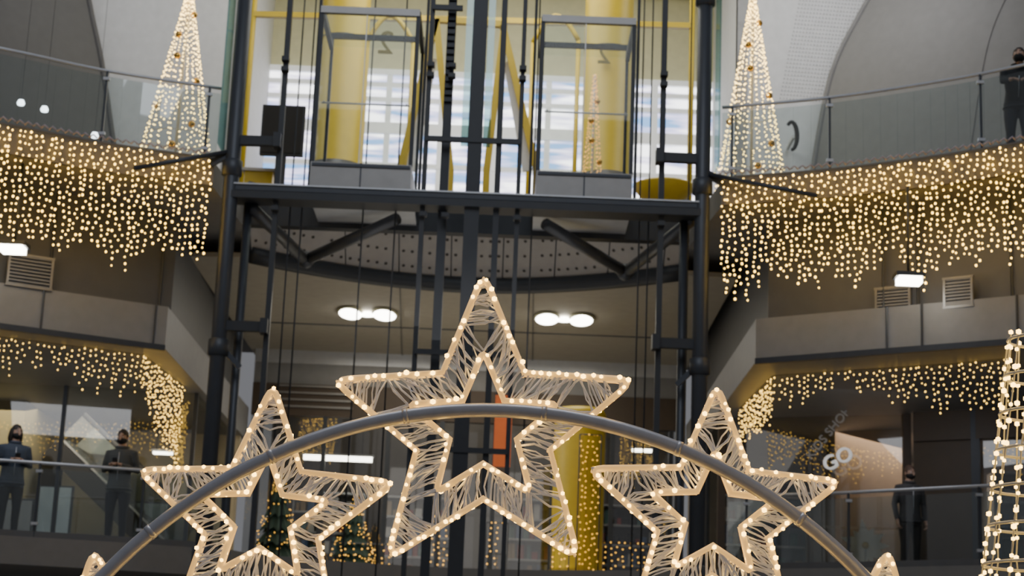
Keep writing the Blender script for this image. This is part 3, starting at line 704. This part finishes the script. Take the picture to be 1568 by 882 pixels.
    for f,m_,s_ in zip(hb.f,hb.m,hb.sm): b.f.append([o+i for i in f]); b.m.append(b.mi(hb.mats[m_])); b.sm.append(s_)
    ob=b.obj(name); ob.location=loc; ob.rotation_euler=(0,0,face); ob.scale=(k,k,k); return ob
px=XX(20,700,27.0); person((px,27.05,L1),math.radians(25),'woman_standing',(.045,.06,.09),(.02,.024,.03),(.02,.014,.01),h=1.68,longhair=True,arms='front',headturn=.3)
px=XX(186,700,27.4); person((px,27.4,L1),math.radians(-5),'man_standing',(.07,.075,.075),(.02,.022,.03),(.03,.02,.014),h=1.72,headturn=-.1)
px=XX(1395,760,26.9); person((px,27.0,L1),math.radians(15),'man_standing',(.05,.047,.05),(.03,.026,.026),(.08,.045,.03),h=1.60,arms='down',headturn=.2,skin=(.4,.25,.18))
px=XX(1570,150,22.5); person((px,22.85,L2),math.radians(-12),'man_leaning',(.015,.018,.022),(.02,.022,.03),(.012,.01,.01),h=1.66,arms='rail',lean=44,headturn=-.2,mask=True)
# ================================================================ LIGHTS
def area(loc,target,size,e,col,name,sy=None):
    l=D.lights.new(name,'AREA'); l.energy=e; l.color=col; l.size=size
    if sy: l.shape='RECTANGLE'; l.size_y=sy
    o=D.objects.new(name,l); o.location=loc; o.rotation_euler=(Vector(target)-Vector(loc)).to_track_quat('-Z','Y').to_euler(); bpy.context.scene.collection.objects.link(o)
area((-1,10,19),(-1,22,5),10,900,(.88,.93,1),'overhead_fill')  # unseen soft fill added overhead to light the steelwork
area((-.8,31,16.2),(-.8,33,10),6,560,(1,.97,.80),'upper_gallery_fill')  # added fill brightening the level behind the lifts, no fixture modelled
area((-.8,26.5,15),(-.8,29,10),4,200,(1,.96,.84),'column_fill')  # added front fill to brighten the yellow columns
area((-7,28.5,15.5),(-5.5,32,11),3,70,(.97,.97,1),'upper_left_fill')  # added fill facing the left white wall
area((5.5,28.5,15.5),(4.5,32,11),3,130,(.97,.97,1),'upper_right_fill')  # added fill facing the right white wall
area((-.8,31,8.1),(-.8,31,4),5,110,(1,.90,.72),'lower_gallery_light')
area((-.8,30.5,4.0),(-.8,30.5,8),4,60,(1,.92,.75),'lower_gallery_bounce')
area((-.8,24.6,6.0),(-.8,27.4,8.6),4,30,(1,.95,.9),'underside_fill')  # fill added below to lift the perforated fascia
area((-7.5,31,6.4),(-7.5,31.5,4),3,170,(1,.86,.62),'shop_light')
area((6.5,31,6.4),(6.0,31.5,4),3,150,(1,.88,.72),'shop_light')
area((-7,26.6,6.4),(-7,27.4,4),2,25,(.9,.93,1),'gallery_side_fill')  # added fill so the people show up, no fitting in the soffit
area((5.5,26.2,6.4),(5.5,27.2,4),2,25,(.9,.93,1),'gallery_side_fill')  # matching added fill on the right side
area((-.8,36,8.0),(-.8,36,4),4,90,(1,.9,.75),'store_light')
w=D.worlds.new('mall_ambient'); bpy.context.scene.world=w; w.use_nodes=True; bg=w.node_tree.nodes['Background']; bg.inputs[0].default_value=(.57,.58,.62,1); bg.inputs[1].default_value=.30
# ================================================================ CAMERA
cd=D.cameras.new('camera'); co=D.objects.new('camera',cd); bpy.context.scene.collection.objects.link(co)
co.matrix_world=Matrix.Translation((0,0,CZ))@Matrix.Rotation(math.pi/2+PIT,4,'X')@Matrix.Rotation(ROL,4,'Z')
cd.sensor_width=36; cd.lens=36*F/1568; cd.clip_end=200
cd.dof.use_dof=True; cd.dof.focus_distance=8.0; cd.dof.aperture_fstop=5
bpy.context.scene.camera=co
